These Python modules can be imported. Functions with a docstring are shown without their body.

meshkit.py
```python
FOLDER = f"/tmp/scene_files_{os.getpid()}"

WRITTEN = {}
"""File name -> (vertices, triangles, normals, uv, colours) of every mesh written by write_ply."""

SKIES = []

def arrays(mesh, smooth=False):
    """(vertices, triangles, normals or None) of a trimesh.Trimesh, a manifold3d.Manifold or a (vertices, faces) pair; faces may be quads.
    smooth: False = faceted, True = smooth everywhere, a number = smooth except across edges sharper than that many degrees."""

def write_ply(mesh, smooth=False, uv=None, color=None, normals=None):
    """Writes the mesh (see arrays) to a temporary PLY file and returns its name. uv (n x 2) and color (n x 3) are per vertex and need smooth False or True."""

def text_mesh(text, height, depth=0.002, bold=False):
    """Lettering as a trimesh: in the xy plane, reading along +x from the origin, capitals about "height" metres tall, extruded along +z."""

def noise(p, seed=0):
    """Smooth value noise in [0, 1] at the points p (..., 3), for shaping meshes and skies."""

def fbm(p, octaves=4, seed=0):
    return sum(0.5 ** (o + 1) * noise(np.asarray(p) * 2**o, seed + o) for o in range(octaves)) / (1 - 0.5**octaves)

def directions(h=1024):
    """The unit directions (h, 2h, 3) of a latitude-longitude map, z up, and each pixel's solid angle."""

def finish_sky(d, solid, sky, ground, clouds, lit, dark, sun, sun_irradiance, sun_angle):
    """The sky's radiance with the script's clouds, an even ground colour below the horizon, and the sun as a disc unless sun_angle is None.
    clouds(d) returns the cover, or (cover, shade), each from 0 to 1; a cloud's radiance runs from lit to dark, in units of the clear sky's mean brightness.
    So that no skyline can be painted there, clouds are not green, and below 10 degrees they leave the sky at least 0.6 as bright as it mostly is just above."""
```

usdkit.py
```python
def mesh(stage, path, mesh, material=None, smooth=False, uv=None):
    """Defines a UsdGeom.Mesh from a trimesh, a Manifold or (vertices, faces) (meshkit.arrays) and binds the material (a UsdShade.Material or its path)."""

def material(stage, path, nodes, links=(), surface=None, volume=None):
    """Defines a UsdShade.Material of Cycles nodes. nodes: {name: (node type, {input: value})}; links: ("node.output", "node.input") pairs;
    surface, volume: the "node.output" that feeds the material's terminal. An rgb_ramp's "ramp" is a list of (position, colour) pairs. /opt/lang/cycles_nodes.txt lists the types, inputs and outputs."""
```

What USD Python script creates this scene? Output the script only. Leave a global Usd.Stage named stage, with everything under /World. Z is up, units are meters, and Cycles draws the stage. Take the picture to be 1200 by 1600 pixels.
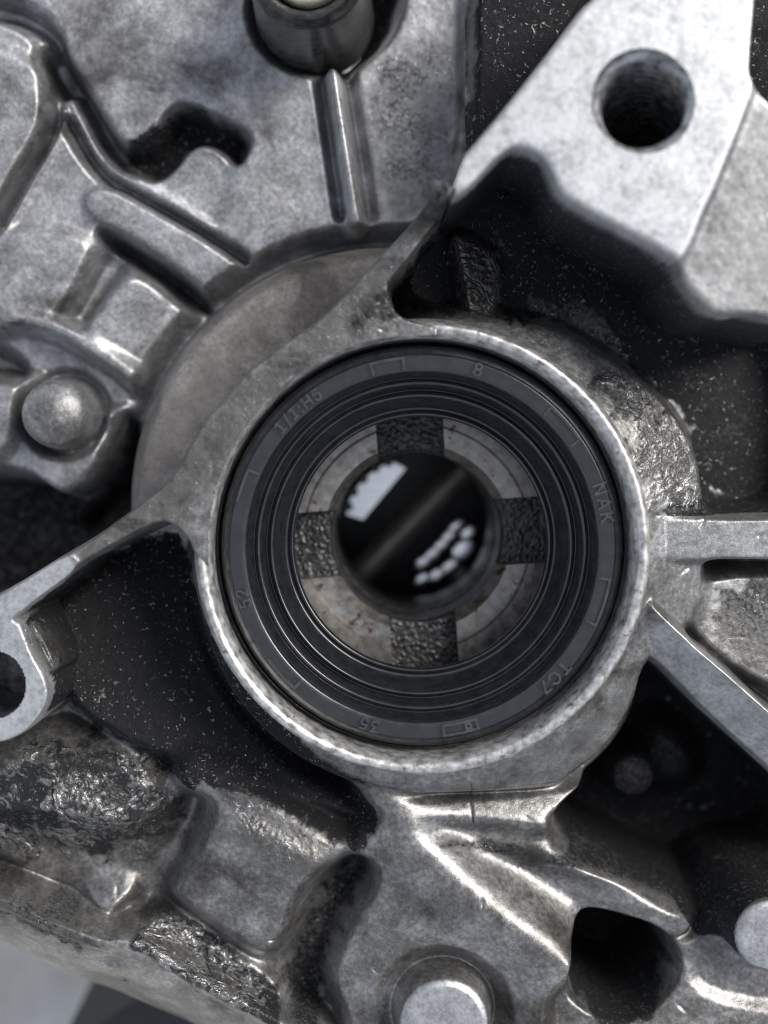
import math, numpy as np, trimesh, usdkit, meshkit
from scipy import ndimage
from PIL import Image, ImageDraw
from pxr import Usd, UsdGeom, UsdShade, UsdLux, Gf, Sdf, Vt

stage = Usd.Stage.CreateInMemory()
UsdGeom.SetStageUpAxis(stage, UsdGeom.Tokens.z)
UsdGeom.SetStageMetersPerUnit(stage, 1.0)
UsdGeom.Xform.Define(stage, '/World')
UsdGeom.Scope.Define(stage, '/World/Looks')

# ------------------------------------------------------------------ camera, sky, sun
# the casting is worked out in millimetres, z = 0 at the rim of the seal bore, then lifted so that the floor is at 0
LIFT = 130.0
FPX, DIST = 2400.0, 204.0
MM = DIST / FPX                                   # millimetres per photograph pixel at z = 0
EXPOSURE = 1.0
SUN_AZ, SUN_EL = 35.0, 40.0                      # degrees, from +x towards +y
SUN_I, SUN_ANGLE, SKY = 0.72, 34.0, 0.11
VP = (590.0, 640.0)                               # where the casting's axis vanishes

dv = np.array([(VP[0] - 600) / FPX, (800 - VP[1]) / FPX, -1.0]); dv /= np.linalg.norm(dv)
def rot_between(a, b):
    v, c = np.cross(a, b), a @ b
    K = np.array([[0, -v[2], v[1]], [v[2], 0, -v[0]], [-v[1], v[0], 0]])
    return np.eye(3) + K + K @ K / (1 + c)
ROT = rot_between(dv, np.array([0, 0, -1.0]))
EYE = ROT @ np.array([0, 0, DIST])

def W(px, py, z=0.0):
    """The point of the casting at height z (mm) that the photograph shows at this pixel."""
    px, py, z = np.broadcast_arrays(np.asarray(px, float), np.asarray(py, float), np.asarray(z, float))
    d = np.stack([(px - 600) / FPX, (800 - py) / FPX, -np.ones_like(px)], -1) @ ROT.T
    t = (z - EYE[2]) / d[..., 2]
    return EYE + t[..., None] * d

cam = UsdGeom.Camera.Define(stage, '/World/camera')
cam.CreateHorizontalApertureAttr(24.0); cam.CreateVerticalApertureAttr(32.0)
cam.CreateFocalLengthAttr(FPX / 1200 * 24.0)
cam.CreateClippingRangeAttr(Gf.Vec2f(0.005, 50))
cam.CreateFStopAttr(8.5); cam.CreateFocusDistanceAttr(0.214)
cam.CreateExposureAttr(EXPOSURE)
m4 = np.eye(4); m4[:3, :3] = ROT.T; m4[3, :3] = (EYE + [0, 0, LIFT]) * 0.001
cam.AddTransformOp().Set(Gf.Matrix4d(*m4.ravel().tolist()))

sa, se = math.radians(SUN_AZ), math.radians(SUN_EL)
sun_dir = np.array([math.cos(se) * math.cos(sa), math.cos(se) * math.sin(sa), math.sin(se)])
sky = usdkit.material(stage, '/World/Looks/sky', {
    'sky': ('sky_texture', {'sky_type': 'single_scattering', 'sun_disc': False, 'sun_elevation': se,
                            'sun_rotation': math.atan2(sun_dir[0], sun_dir[1]), 'altitude': 50.0}),
    'tc': ('texture_coordinate', {}),
    'n': ('noise_texture', {'scale': 2.2, 'detail': 5.0, 'roughness': 0.55}),
    'cr': ('rgb_ramp', {'ramp': [(0.30, (2.4, 2.5, 2.7)), (0.62, (4.3, 4.4, 4.55))]}),
    'mx': ('mix', {'fac': 0.62}),
    'bg': ('background_shader', {'strength': SKY})},
    [('tc.generated', 'n.vector'), ('n.fac', 'cr.fac'), ('sky.color', 'mx.color1'), ('cr.color', 'mx.color2'),
     ('mx.color', 'bg.color')], surface='bg.background')
dome = UsdLux.DomeLight.Define(stage, '/World/sky')
UsdShade.MaterialBindingAPI.Apply(dome.GetPrim()).Bind(sky)
dome.GetPrim().SetCustomDataByKey('kind', 'structure')
sun = UsdLux.DistantLight.Define(stage, '/World/sun')
sun.CreateIntensityAttr(SUN_I); sun.CreateAngleAttr(SUN_ANGLE); sun.CreateColorAttr(Gf.Vec3f(1.0, 0.97, 0.93))
sun.GetPrim().CreateAttribute('inputs:normalize', Sdf.ValueTypeNames.Bool).Set(True)
zax = sun_dir; xax = np.cross([0, 0, 1.0], zax); xax /= np.linalg.norm(xax); yax = np.cross(zax, xax)
m4 = np.eye(4); m4[0, :3], m4[1, :3], m4[2, :3] = xax, yax, zax
sun.AddTransformOp().Set(Gf.Matrix4d(*m4.ravel().tolist()))

# ------------------------------------------------------------------ naming helpers
taken = {}
def path_for(name, parent='/World'):
    k = (parent, name); n = taken.get(k, 0); taken[k] = n + 1
    return f'{parent}/{name}' + (f'_{n:03d}' if n else '')
def tag(path, label=None, category=None, group=None, kind=None):
    p = stage.GetPrimAtPath(path)
    for k, v in (('label', label), ('category', category), ('group', group), ('kind', kind)):
        if v: p.SetCustomDataByKey(k, v)
    return path
def thing(name, label, category):
    p = path_for(name); UsdGeom.Xform.Define(stage, p)
    return tag(p, label, category)
def L(v):
    v = np.asarray(v, float).copy(); v[:, 2] += LIFT
    return v * 0.001
def obj(name, mesh, material, parent='/World', smooth=35, label=None):
    v, f, _ = meshkit.arrays(mesh)
    p = path_for(name, parent)
    usdkit.mesh(stage, p, (L(v), f), LOOK[material], smooth)
    if label: tag(p, label)
    return p
def raw(name, v, f, n, material, parent, attrs=None, label=None):
    p = path_for(name, parent)
    m = usdkit.mesh(stage, p, (L(v), f), LOOK[material], False)
    m.CreateNormalsAttr(Vt.Vec3fArray.FromNumpy(n.astype(np.float32))); m.SetNormalsInterpolation('vertex')
    for k, a in (attrs or {}).items():
        UsdGeom.PrimvarsAPI(m).CreatePrimvar(k, Sdf.ValueTypeNames.FloatArray, 'vertex').Set(Vt.FloatArray.FromNumpy(a.astype(np.float32)))
    if label: tag(p, label)
    return p

# ------------------------------------------------------------------ materials
def cast_material(name, dark, mid, light, rough=0.36, metallic=0.75, grain=0.00014, use_attr=True):
    N = {'g': ('geometry', {}),
         'n1': ('noise_texture', {'scale': 260.0, 'detail': 5.0, 'roughness': 0.62}),
         'n2': ('noise_texture', {'scale': 1500.0, 'detail': 4.0, 'roughness': 0.65}),
         'n3': ('noise_texture', {'scale': 5200.0, 'detail': 2.0, 'roughness': 0.6}),
         'nm': ('mix_float', {'fac': 0.5}),
         'cr': ('rgb_ramp', {'ramp': [(0.34, dark), (0.50, mid), (0.66, light)]}),
         # machined metal: pale, with small dark pits
         'mr': ('rgb_ramp', {'ramp': [(0.30, (0.16, 0.16, 0.16)), (0.42, (0.34, 0.34, 0.342)), (0.52, (0.45, 0.452, 0.455)), (0.66, (0.55, 0.552, 0.555))]}),
         'am': ('attribute', {'attribute': 'machined'}), 'ag': ('attribute', {'attribute': 'grime'}), 'aw': ('attribute', {'attribute': 'wet'}),
         'c1': ('mix', {}), 
         'ng': ('mix_float', {'fac': 0.45}), 'gn': ('math', {'math_type': 'subtract', 'value2': 0.5}), 'gm': ('math', {'math_type': 'multiply_add', 'value2': 2.3}),
         'gs0': ('map_range', {'range_type': 'smoothstep', 'from_min': 0.16, 'from_max': 0.84, 'clamp': True}),
         'wk': ('math', {'math_type': 'multiply_add', 'value2': 0.30}), 'wr': ('map_range', {'range_type': 'smoothstep', 'from_min': 0.68, 'from_max': 0.80, 'clamp': True}),
         'wi': ('math', {'math_type': 'subtract', 'value1': 1.0}), 'dk': ('math', {'math_type': 'multiply', 'value2': 0.75}), 'wm': ('math', {'math_type': 'maximum'}), 'gs': ('math', {'math_type': 'multiply'}),
         'mp': ('mapping', {'rotation': (0, 0, 0.55), 'scale': (2600.0, 130.0, 200.0)}), 'n6': ('noise_texture', {'scale': 1.0, 'detail': 3.0}), 'nx': ('mix_float', {'fac': 0.14}),
         'n0': ('noise_texture', {'scale': 58.0, 'detail': 8.0, 'roughness': 0.66, 'distortion': 0.6}), 'st': ('rgb_ramp', {'ramp': [(0.36, (0.36, 0.345, 0.33)), (0.46, (0.8, 0.79, 0.78)), (0.56, (1.0, 1.0, 1.0)), (0.66, (1.35, 1.35, 1.35))]}), 'cs': ('mix', {'mix_type': 'multiply', 'fac': 1.0}),
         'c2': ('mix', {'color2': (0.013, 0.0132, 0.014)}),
         'me': ('math', {'math_type': 'multiply_add', 'value2': -metallic, 'value3': metallic}),
         'r1': ('mix_float', {'a': rough, 'b': 0.5}), 'r2': ('mix_float', {'b': 0.12}),
         'nr': ('math', {'math_type': 'multiply_add', 'value2': 0.22, 'value3': -0.11}), 'r3': ('math', {'math_type': 'add', 'use_clamp': True}),
         'hb': ('mix_float', {'fac': 0.5}), 'rdm': ('math', {'math_type': 'multiply'}), 'rd': ('mix_float', {'b': 0.1}), 'spd': ('mix_float', {'b': 0.85}),
         'b': ('bump', {'strength': 0.55, 'distance': grain}),
         'n4': ('noise_texture', {'scale': 1900.0, 'detail': 2.0, 'roughness': 0.55, 'distortion': 0.8}),
         'dr': ('map_range', {'range_type': 'smoothstep', 'from_min': 0.60, 'from_max': 0.70, 'clamp': True}),
         'n5': ('noise_texture', {'scale': 480.0, 'detail': 4.0, 'roughness': 0.52, 'distortion': 1.6}),
         'hw': ('mix_float', {}), 'sg': ('math', {'math_type': 'multiply', 'value2': 1.0}), 'sw': ('math', {'math_type': 'maximum'}), 'sp': ('mix_float', {'a': 0.5, 'b': 0.05}), 'spw': ('mix_float', {'b': 0.5}), 'bw': ('bump', {'distance': 0.0011}),
         'p': ('principled_bsdf', {})}
    K = [('g.position', 'n4.vector'), ('n4.fac', 'dr.value'), ('g.position', 'n5.vector'), ('aw.fac', 'hw.fac'), ('dr.result', 'hw.a'), ('n5.fac', 'hw.b'),
         ('hw.result', 'bw.height'), ('gs.value', 'sg.value1'), ('sg.value', 'sw.value1'), ('gs.value', 'sp.fac'), ('sp.result', 'spw.a'), ('aw.fac', 'spw.fac'), ('spw.result', 'spd.a'), ('rdm.value', 'spd.fac'), ('spd.result', 'p.specular_ior_level'), ('aw.fac', 'sw.value2'), ('sw.value', 'bw.strength'), ('b.normal', 'bw.normal'), ('bw.normal', 'p.normal'),
         ('g.position', 'n1.vector'), ('g.position', 'n2.vector'), ('g.position', 'n3.vector'),
         ('n1.fac', 'nm.a'), ('n2.fac', 'nm.b'), ('nm.result', 'cr.fac'), ('g.position', 'mp.vector'), ('mp.vector', 'n6.vector'), ('nm.result', 'nx.a'), ('n6.fac', 'nx.b'), ('nx.result', 'mr.fac'),
         ('am.fac', 'c1.fac'), ('cs.color', 'c1.color1'), ('mr.color', 'c1.color2'),
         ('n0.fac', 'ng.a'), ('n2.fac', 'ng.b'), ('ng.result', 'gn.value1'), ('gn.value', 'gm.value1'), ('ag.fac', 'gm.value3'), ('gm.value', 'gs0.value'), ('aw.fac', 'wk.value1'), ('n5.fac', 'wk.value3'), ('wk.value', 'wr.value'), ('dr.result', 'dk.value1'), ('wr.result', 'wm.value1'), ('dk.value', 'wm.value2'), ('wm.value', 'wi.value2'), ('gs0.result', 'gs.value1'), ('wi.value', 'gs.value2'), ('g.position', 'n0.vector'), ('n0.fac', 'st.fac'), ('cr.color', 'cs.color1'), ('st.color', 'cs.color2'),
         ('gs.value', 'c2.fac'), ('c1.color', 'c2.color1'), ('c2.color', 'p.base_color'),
         ('gs.value', 'me.value1'), ('me.value', 'p.metallic'),
         ('gs.value', 'r1.fac'), ('r1.result', 'r2.a'), ('aw.fac', 'r2.fac'), ('r2.result', 'r3.value1'), ('n2.fac', 'nr.value1'), ('nr.value', 'r3.value2'),
         ('r3.value', 'rd.a'), ('dr.result', 'rdm.value1'), ('gs0.result', 'rdm.value2'), ('rdm.value', 'rd.fac'), ('rd.result', 'p.roughness'), ('n2.fac', 'hb.a'), ('n3.fac', 'hb.b'), ('hb.result', 'b.height')]
    return usdkit.material(stage, f'/World/Looks/{name}', N, K, surface='p.BSDF')

def plain(name, c0, c1, scale, rough, metallic=0.0, bump=0.0, lo=0.35, hi=0.65, spec=0.5, c2=None, s2=600.0):
    N = {'g': ('geometry', {}), 'n': ('noise_texture', {'scale': scale, 'detail': 5.0, 'roughness': 0.6}),
         'cr': ('rgb_ramp', {'ramp': [(lo, c0), (hi, c1)]}),
         'nr': ('math', {'math_type': 'multiply_add', 'value2': 0.3, 'value3': rough - 0.15}),
         'b': ('bump', {'strength': 0.6, 'distance': bump}),
         'p': ('principled_bsdf', {'metallic': metallic, 'specular_ior_level': spec})}
    K = [('g.position', 'n.vector'), ('n.fac', 'cr.fac'), ('n.fac', 'nr.value1'), ('nr.value', 'p.roughness')]
    if c2 is None: K += [('cr.color', 'p.base_color')]
    else:
        N.update({'n2': ('noise_texture', {'scale': s2, 'detail': 4.0, 'roughness': 0.65}), 'r2': ('rgb_ramp', {'ramp': [(0.60, (0, 0, 0)), (0.68, (1, 1, 1))]}), 'm2': ('mix', {'color2': c2})})
        K += [('g.position', 'n2.vector'), ('n2.fac', 'r2.fac'), ('r2.color', 'm2.fac'), ('cr.color', 'm2.color1'), ('m2.color', 'p.base_color')]
    if bump: K += [('n.fac', 'b.height'), ('b.normal', 'p.normal')]
    return usdkit.material(stage, f'/World/Looks/{name}', N, K, surface='p.BSDF')

LOOK = {
    'cast': cast_material('cast_aluminium', (0.09, 0.086, 0.082), (0.18, 0.175, 0.168), (0.34, 0.335, 0.33)),
    'cast_rear': cast_material('cast_aluminium_rear', (0.15, 0.15, 0.152), (0.28, 0.28, 0.284), (0.46, 0.46, 0.468), rough=0.45),
    'cast_brown': cast_material('cast_aluminium_brown', (0.10, 0.088, 0.08), (0.175, 0.158, 0.148), (0.27, 0.25, 0.24), rough=0.55, metallic=0.3),
    'rubber': plain('black_rubber', (0.006, 0.0065, 0.0076), (0.0105, 0.0112, 0.013), 500.0, 0.235, bump=0.000006, spec=0.75),
    'rubber_mark': plain('glint_rubber_mark', (0.017, 0.0178, 0.020), (0.032, 0.0335, 0.037), 900.0, 0.25, spec=0.7),  # paler rubber puts the glint of the raised marks into colour
    'rim': plain('machined_rim', (0.20, 0.19, 0.18), (0.56, 0.55, 0.54), 700.0, 0.38, 0.7, 0.00005, c2=(0.10, 0.085, 0.07)),
    'steel': plain('worn_steel', (0.17, 0.158, 0.146), (0.30, 0.283, 0.262), 600.0, 0.34, 0.88, 0.00003, c2=(0.07, 0.04, 0.025), s2=420.0),
    'rough_steel': plain('rough_dark_steel', (0.02, 0.02, 0.0205), (0.07, 0.069, 0.068), 1100.0, 0.28, 0.5, 0.00025),
    'polished': plain('polished_steel', (0.88, 0.89, 0.89), (0.96, 0.96, 0.96), 900.0, 0.3, 1.0),
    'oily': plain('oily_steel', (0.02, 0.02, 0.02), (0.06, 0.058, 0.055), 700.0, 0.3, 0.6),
    'pin': plain('brown_steel', (0.20, 0.18, 0.165), (0.30, 0.275, 0.255), 300.0, 0.45, 0.5),
    'bore': plain('dark_bore', (0.05, 0.05, 0.052), (0.20, 0.20, 0.205), 900.0, 0.32, 0.7, 0.00003),
    'thread': plain('thread_steel', (0.10, 0.10, 0.10), (0.40, 0.40, 0.41), 700.0, 0.34, 0.7, 0.00004),
    'brass': plain('yellowed_zinc', (0.40, 0.35, 0.24), (0.62, 0.57, 0.44), 900.0, 0.4, 0.5, 0.00003),
    'concrete': plain('pale_concrete', (0.36, 0.345, 0.32), (0.62, 0.60, 0.56), 22.0, 0.85, c2=(0.22, 0.2, 0.18), s2=20.0),
    'block': plain('black_block', (0.01, 0.01, 0.011), (0.02, 0.02, 0.022), 60.0, 0.6),
}

# ------------------------------------------------------------------ height fields: castings as solid relief in real millimetres
def chaikin(p, closed, n=2):
    for _ in range(n):
        q = np.roll(p, -1, 0) if closed else p[1:]
        a = p if closed else p[:-1]
        mid = np.stack([0.75 * a + 0.25 * q, 0.25 * a + 0.75 * q], 1).reshape(-1, p.shape[1])
        p = mid if closed else np.vstack([p[:1], mid, p[-1:]])
    return p
def sstep(x): x = np.clip(x, 0, 1); return x * x * (3 - 2 * x)

class Field:
    def __init__(self, x0, y0, x1, y1, step, z):
        self.x, self.y = np.arange(x0, x1, step), np.arange(y0, y1, step)
        self.X, self.Y = np.meshgrid(self.x, self.y); self.step, self.o = step, (x0, y0)
        self.dz = 0.0; self.H = np.full(self.X.shape, float(z)); self.lab = np.zeros(self.X.shape, int); self.names = ['body']
        self.A = {k: np.zeros(self.X.shape) for k in ('grime', 'machined', 'wet')}  # first mask: black oil, and shade painted as the same black
    def pts(self, poly, z):
        a = np.array([(*p, z)[:3] for p in poly], float)
        return W(a[:, 0], a[:, 1], a[:, 2] + self.dz)[:, :2]
    def sdf(self, poly, z, smooth=2, pad=9.0):
        p = self.pts(poly, z)
        if smooth: p = chaikin(p, True, smooth)
        g = (p - self.o) / self.step
        h, w = self.X.shape; pad = int(pad / self.step)
        i0, j0 = np.maximum(np.floor(g.min(0)).astype(int) - pad, 0); i1, j1 = np.minimum(np.ceil(g.max(0)).astype(int) + pad, [w, h])
        full = np.full((h, w), -99.0)
        if i1 - i0 < 2 or j1 - j0 < 2: return full
        im = Image.new('L', (i1 - i0, j1 - j0)); ImageDraw.Draw(im).polygon([tuple(q) for q in g - [i0, j0]], fill=255)
        m = np.asarray(im) > 127
        if m.any():
            d = np.where(m, ndimage.distance_transform_edt(m) - 0.5, 0.5 - ndimage.distance_transform_edt(~m)) * self.step if not m.all() else np.full(m.shape, 99.0)
            ny, nx = np.nonzero(np.abs(d) < 1.3)
            if len(ny):
                X, Y = self.x[i0 + nx], self.y[j0 + ny]; best = np.full(len(X), 1e9); odd = np.zeros(len(X), bool)
                lo, hi = [self.x[i0] - 3, self.y[j0] - 3], [self.x[i1 - 1] + 3, self.y[j1 - 1] + 3]
                for a, b in zip(p, np.roll(p, -1, 0)):
                    e = b - a
                    if a[1] != b[1]: odd ^= ((a[1] > Y) != (b[1] > Y)) & (X < e[0] * (Y - a[1]) / e[1] + a[0])
                    if (np.maximum(a, b) < lo).any() or (np.minimum(a, b) > hi).any(): continue
                    t = np.clip(((X - a[0]) * e[0] + (Y - a[1]) * e[1]) / max(e @ e, 1e-9), 0, 1)
                    best = np.minimum(best, (X - a[0] - t * e[0]) ** 2 + (Y - a[1] - t * e[1]) ** 2)
                q = np.minimum(np.sqrt(best), np.abs(d[ny, nx]) + 0.35); d[ny, nx] = np.where(odd, q, -q)
            full[j0:j1, i0:i1] = d
        return full
    def line(self, poly, z, smooth=2, pad=9.0):
        p = self.pts(poly, z)
        if smooth: p = chaikin(p, False, smooth)
        return self.segdist(np.asarray(p), pad)
    def segdist(self, p, pad):
        h, w = self.X.shape; g = (p - self.o) / self.step; k = int(pad / self.step)
        i0, j0 = np.maximum(np.floor(g.min(0)).astype(int) - k, 0); i1, j1 = np.minimum(np.ceil(g.max(0)).astype(int) + k, [w, h])
        full = np.full((h, w), 99.0)
        if i1 - i0 < 2 or j1 - j0 < 2: return full
        X, Y = self.X[j0:j1, i0:i1], self.Y[j0:j1, i0:i1]; best = np.full(X.shape, 1e9)
        for a, b in zip(p[:-1], p[1:]):
            e = b - a; t = np.clip(((X - a[0]) * e[0] + (Y - a[1]) * e[1]) / max(e @ e, 1e-9), 0, 1)
            best = np.minimum(best, (X - a[0] - t * e[0]) ** 2 + (Y - a[1] - t * e[1]) ** 2)
        full[j0:j1, i0:i1] = np.sqrt(best); return full
    def plane(self, *p3):
        a = np.array([[*W(px, py, z + self.dz)[:2], 1.0] for px, py, z in p3]); k = np.linalg.lstsq(a, np.array([p[2] for p in p3], float), rcond=None)[0]
        return k[0] * self.X + k[1] * self.Y + k[2]
    def put(self, poly, z, soft=1.2, mode='set', name=None, ref=None, smooth=2):
        zr = ref if ref is not None else (z if np.isscalar(z) else 0.0)
        d = self.sdf(poly, zr, smooth); m = sstep(d / soft + 0.5)
        new = self.H * (1 - m) + z * m
        if mode == 'max': new = np.maximum(self.H, new)
        if mode == 'min': new = np.minimum(self.H, new)
        self.H = new
        if name: self.mark(d > -soft * 0.5, name)
        return m
    def mark(self, where, name, fresh=True):
        self.names.append(name); self.lab[where] = len(self.names) - 1
    def ridge(self, poly, z, width, soft, name=None, mode='max'):
        """a rounded bar along a line; z may be a list, one for each end"""
        zz = z if np.isscalar(z) else float(np.mean(z))
        d = self.line(poly, zz)
        t = np.clip((d - width / 2) / soft, 0, 1)
        if not np.isscalar(z):
            a, b = self.pts([poly[0], poly[-1]], zz); u = np.clip(((self.X - a[0]) * (b - a)[0] + (self.Y - a[1]) * (b - a)[1]) / ((b - a) @ (b - a)), 0, 1)
            z = z[0] + (z[1] - z[0]) * u
        m = 1 - sstep(t)
        new = self.H * (1 - m) + z * m
        self.H = np.maximum(self.H, new) if mode == 'max' else np.minimum(self.H, new)
        if name: self.mark(d < width / 2 + soft * 0.6, name)
    def paint(self, attr, poly, v, soft=2.0, z=-10.0, ragged=0.0):
        d = self.sdf(poly, z)
        if ragged:
            if not hasattr(self, 'rag'): self.rag = (meshkit.fbm(np.stack([self.X, self.Y, 0 * self.X], -1) * 0.55, 4, 7) - 0.5) * 2
            d = d + ragged * self.rag
        m = sstep(d / soft + 0.5); self.A[attr] = self.A[attr] * (1 - m) + v * m
    def paint_line(self, attr, poly, v, width, soft, z=-10.0):
        d = self.line(poly, z); m = 1 - sstep((d - width / 2) / soft); self.A[attr] = self.A[attr] * (1 - m) + v * m
    def noise(self, scale, seed, octaves=4):
        return meshkit.fbm(np.stack([self.X, self.Y, 0 * self.X + seed], -1) / scale, octaves, seed) - 0.5
    def emit(self, parent, keep, material, labels=None, mats=None):
        V = np.stack([self.X, self.Y, self.H + self.dz], -1); gy, gx = np.gradient(self.H, self.step)
        N = np.stack([-gx, -gy, np.ones_like(gx)], -1); N /= np.linalg.norm(N, axis=-1, keepdims=True)
        h, w = self.X.shape; idx = np.arange(h * w).reshape(h, w)
        a, b, c, d = idx[:-1, :-1], idx[:-1, 1:], idx[1:, 1:], idx[1:, :-1]
        k = keep[:-1, :-1] & keep[:-1, 1:] & keep[1:, 1:] & keep[1:, :-1]
        lab = self.lab[:-1, :-1]
        V, N = V.reshape(-1, 3), N.reshape(-1, 3)
        groups = {}
        for i, n in enumerate(self.names):
            sel = k & (lab == i)
            if not sel.any(): continue
            q = np.stack([a[sel], b[sel], c[sel], d[sel]], 1)
            f = np.vstack([q[:, [0, 1, 2]], q[:, [0, 2, 3]]])
            u, inv = np.unique(f, return_inverse=True)
            at = {s: t.ravel()[u] for s, t in self.A.items()}
            raw(n, V[u], inv.reshape(-1, 3), N[u], (mats or {}).get(n, material), parent, at, (labels or {}).get(n))

C0 = W(661, 860, 0)[:2]                             # the axis of the seal bore

# ================================================================== FRONT HOUSING
front = thing('gearbox_housing', 'oily grey cast aluminium gearbox housing with a round seal bore and bright mounting lug', 'gearbox')
F = Field(-66, -84, 76, 74, 0.17, -21)
R = np.hypot(F.X - C0[0], F.Y - C0[1]); TH = np.degrees(np.arctan2(F.Y - C0[1], F.X - C0[0]))
low = F.noise(14, 3)
F.H += 3.0 * low
# -- large surfaces
F.put([(690, 320), (760, 270), (880, 330), (1060, 440), (1110, 520), (1260, 520), (1260, 800), (1100, 800), (950, 560), (800, 500), (650, 500), (610, 440)], F.plane((700, 400, -14), (1000, 500, -22), (1150, 700, -27)), 4, ref=-18)
F.put([(1060, 890), (1300, 890), (1300, 1120), (1150, 1060), (1060, 980)], F.plane((1100, 900, -13), (1200, 900, -15), (1200, 1080, -14)), 2.5, ref=-14)
F.put([(560, 1260), (660, 1320), (870, 1480), (900, 1600), (900, 1720), (430, 1720), (450, 1540), (520, 1400)], F.plane((620, 1330, -9), (850, 1480, -8), (560, 1600, -13)), 3, ref=-9)
F.put([(640, 1270), (870, 1290), (1000, 1360), (1100, 1420), (1060, 1480), (900, 1440), (860, 1480), (760, 1410)], F.plane((680, 1310, -15), (1000, 1400, -13), (860, 1460, -16)), 2.5, ref=-15)
F.put([(850, 1470), (1060, 1470), (1300, 1400), (1300, 1720), (860, 1720)], F.plane((900, 1500, -14), (1200, 1400, -15), (1000, 1600, -13)), 3, ref=-14)
# mound at the lower left and the shelf in front of the lip
F.put([(-80, 1180), (60, 1160), (150, 1155), (240, 1190), (290, 1260), (270, 1330), (215, 1400), (170, 1440), (80, 1420), (-80, 1330)], F.plane((100, 1200, -13), (260, 1250, -15), (120, 1400, -20)), 6, ref=-14)
d = F.sdf([(-20, 1200), (110, 1175), (230, 1210), (270, 1290), (220, 1350), (100, 1360), (-40, 1300)], -13)
F.H += 3.6 * sstep(d / 9.0)
F.put([(120, 1395), (190, 1380), (225, 1400), (205, 1455), (150, 1462)], -15.5, 6, 'max')
# flare round the bore
fl = F.put([(700, 470), (790, 490), (870, 500), (955, 545), (1035, 600), (1085, 662), (1106, 705), (1114, 770), (1119, 850), (1116, 900), (1102, 960), (1075, 1005), (1015, 1035), (1000, 1110), (960, 1180), (890, 1233), (868, 1250), (760, 1250), (670, 1250), (600, 1246), (520, 1222), (440, 1178), (370, 1110), (330, 1040), (300, 960), (285, 860), (420, 600)],
      -5.0 - 0.62 * np.clip(R - 30.4, 0, 30), 3.2, ref=-9)
# bright strip under the bore and the ridge that runs off it
F.put([(560, 1225), (640, 1238), (700, 1240), (800, 1238), (870, 1234), (930, 1226), (930, 1325), (884, 1312), (800, 1300), (700, 1290), (620, 1275)], F.plane((700, 1242, -11.6), (860, 1242, -13.4), (780, 1300, -9.2)), 2.6, ref=-11)
F.ridge([(600, 1250), (628, 1285), (660, 1328), (708, 1375), (758, 1417), (805, 1452), (850, 1481), (880, 1510)], (-8, -6.8), 1.0, 6.5, 'ridge')
F.ridge([(690, 1308), (780, 1322), (880, 1345), (1000, 1376), (1092, 1406)], (-13.0, -9.0), 0.6, 2.2)
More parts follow.
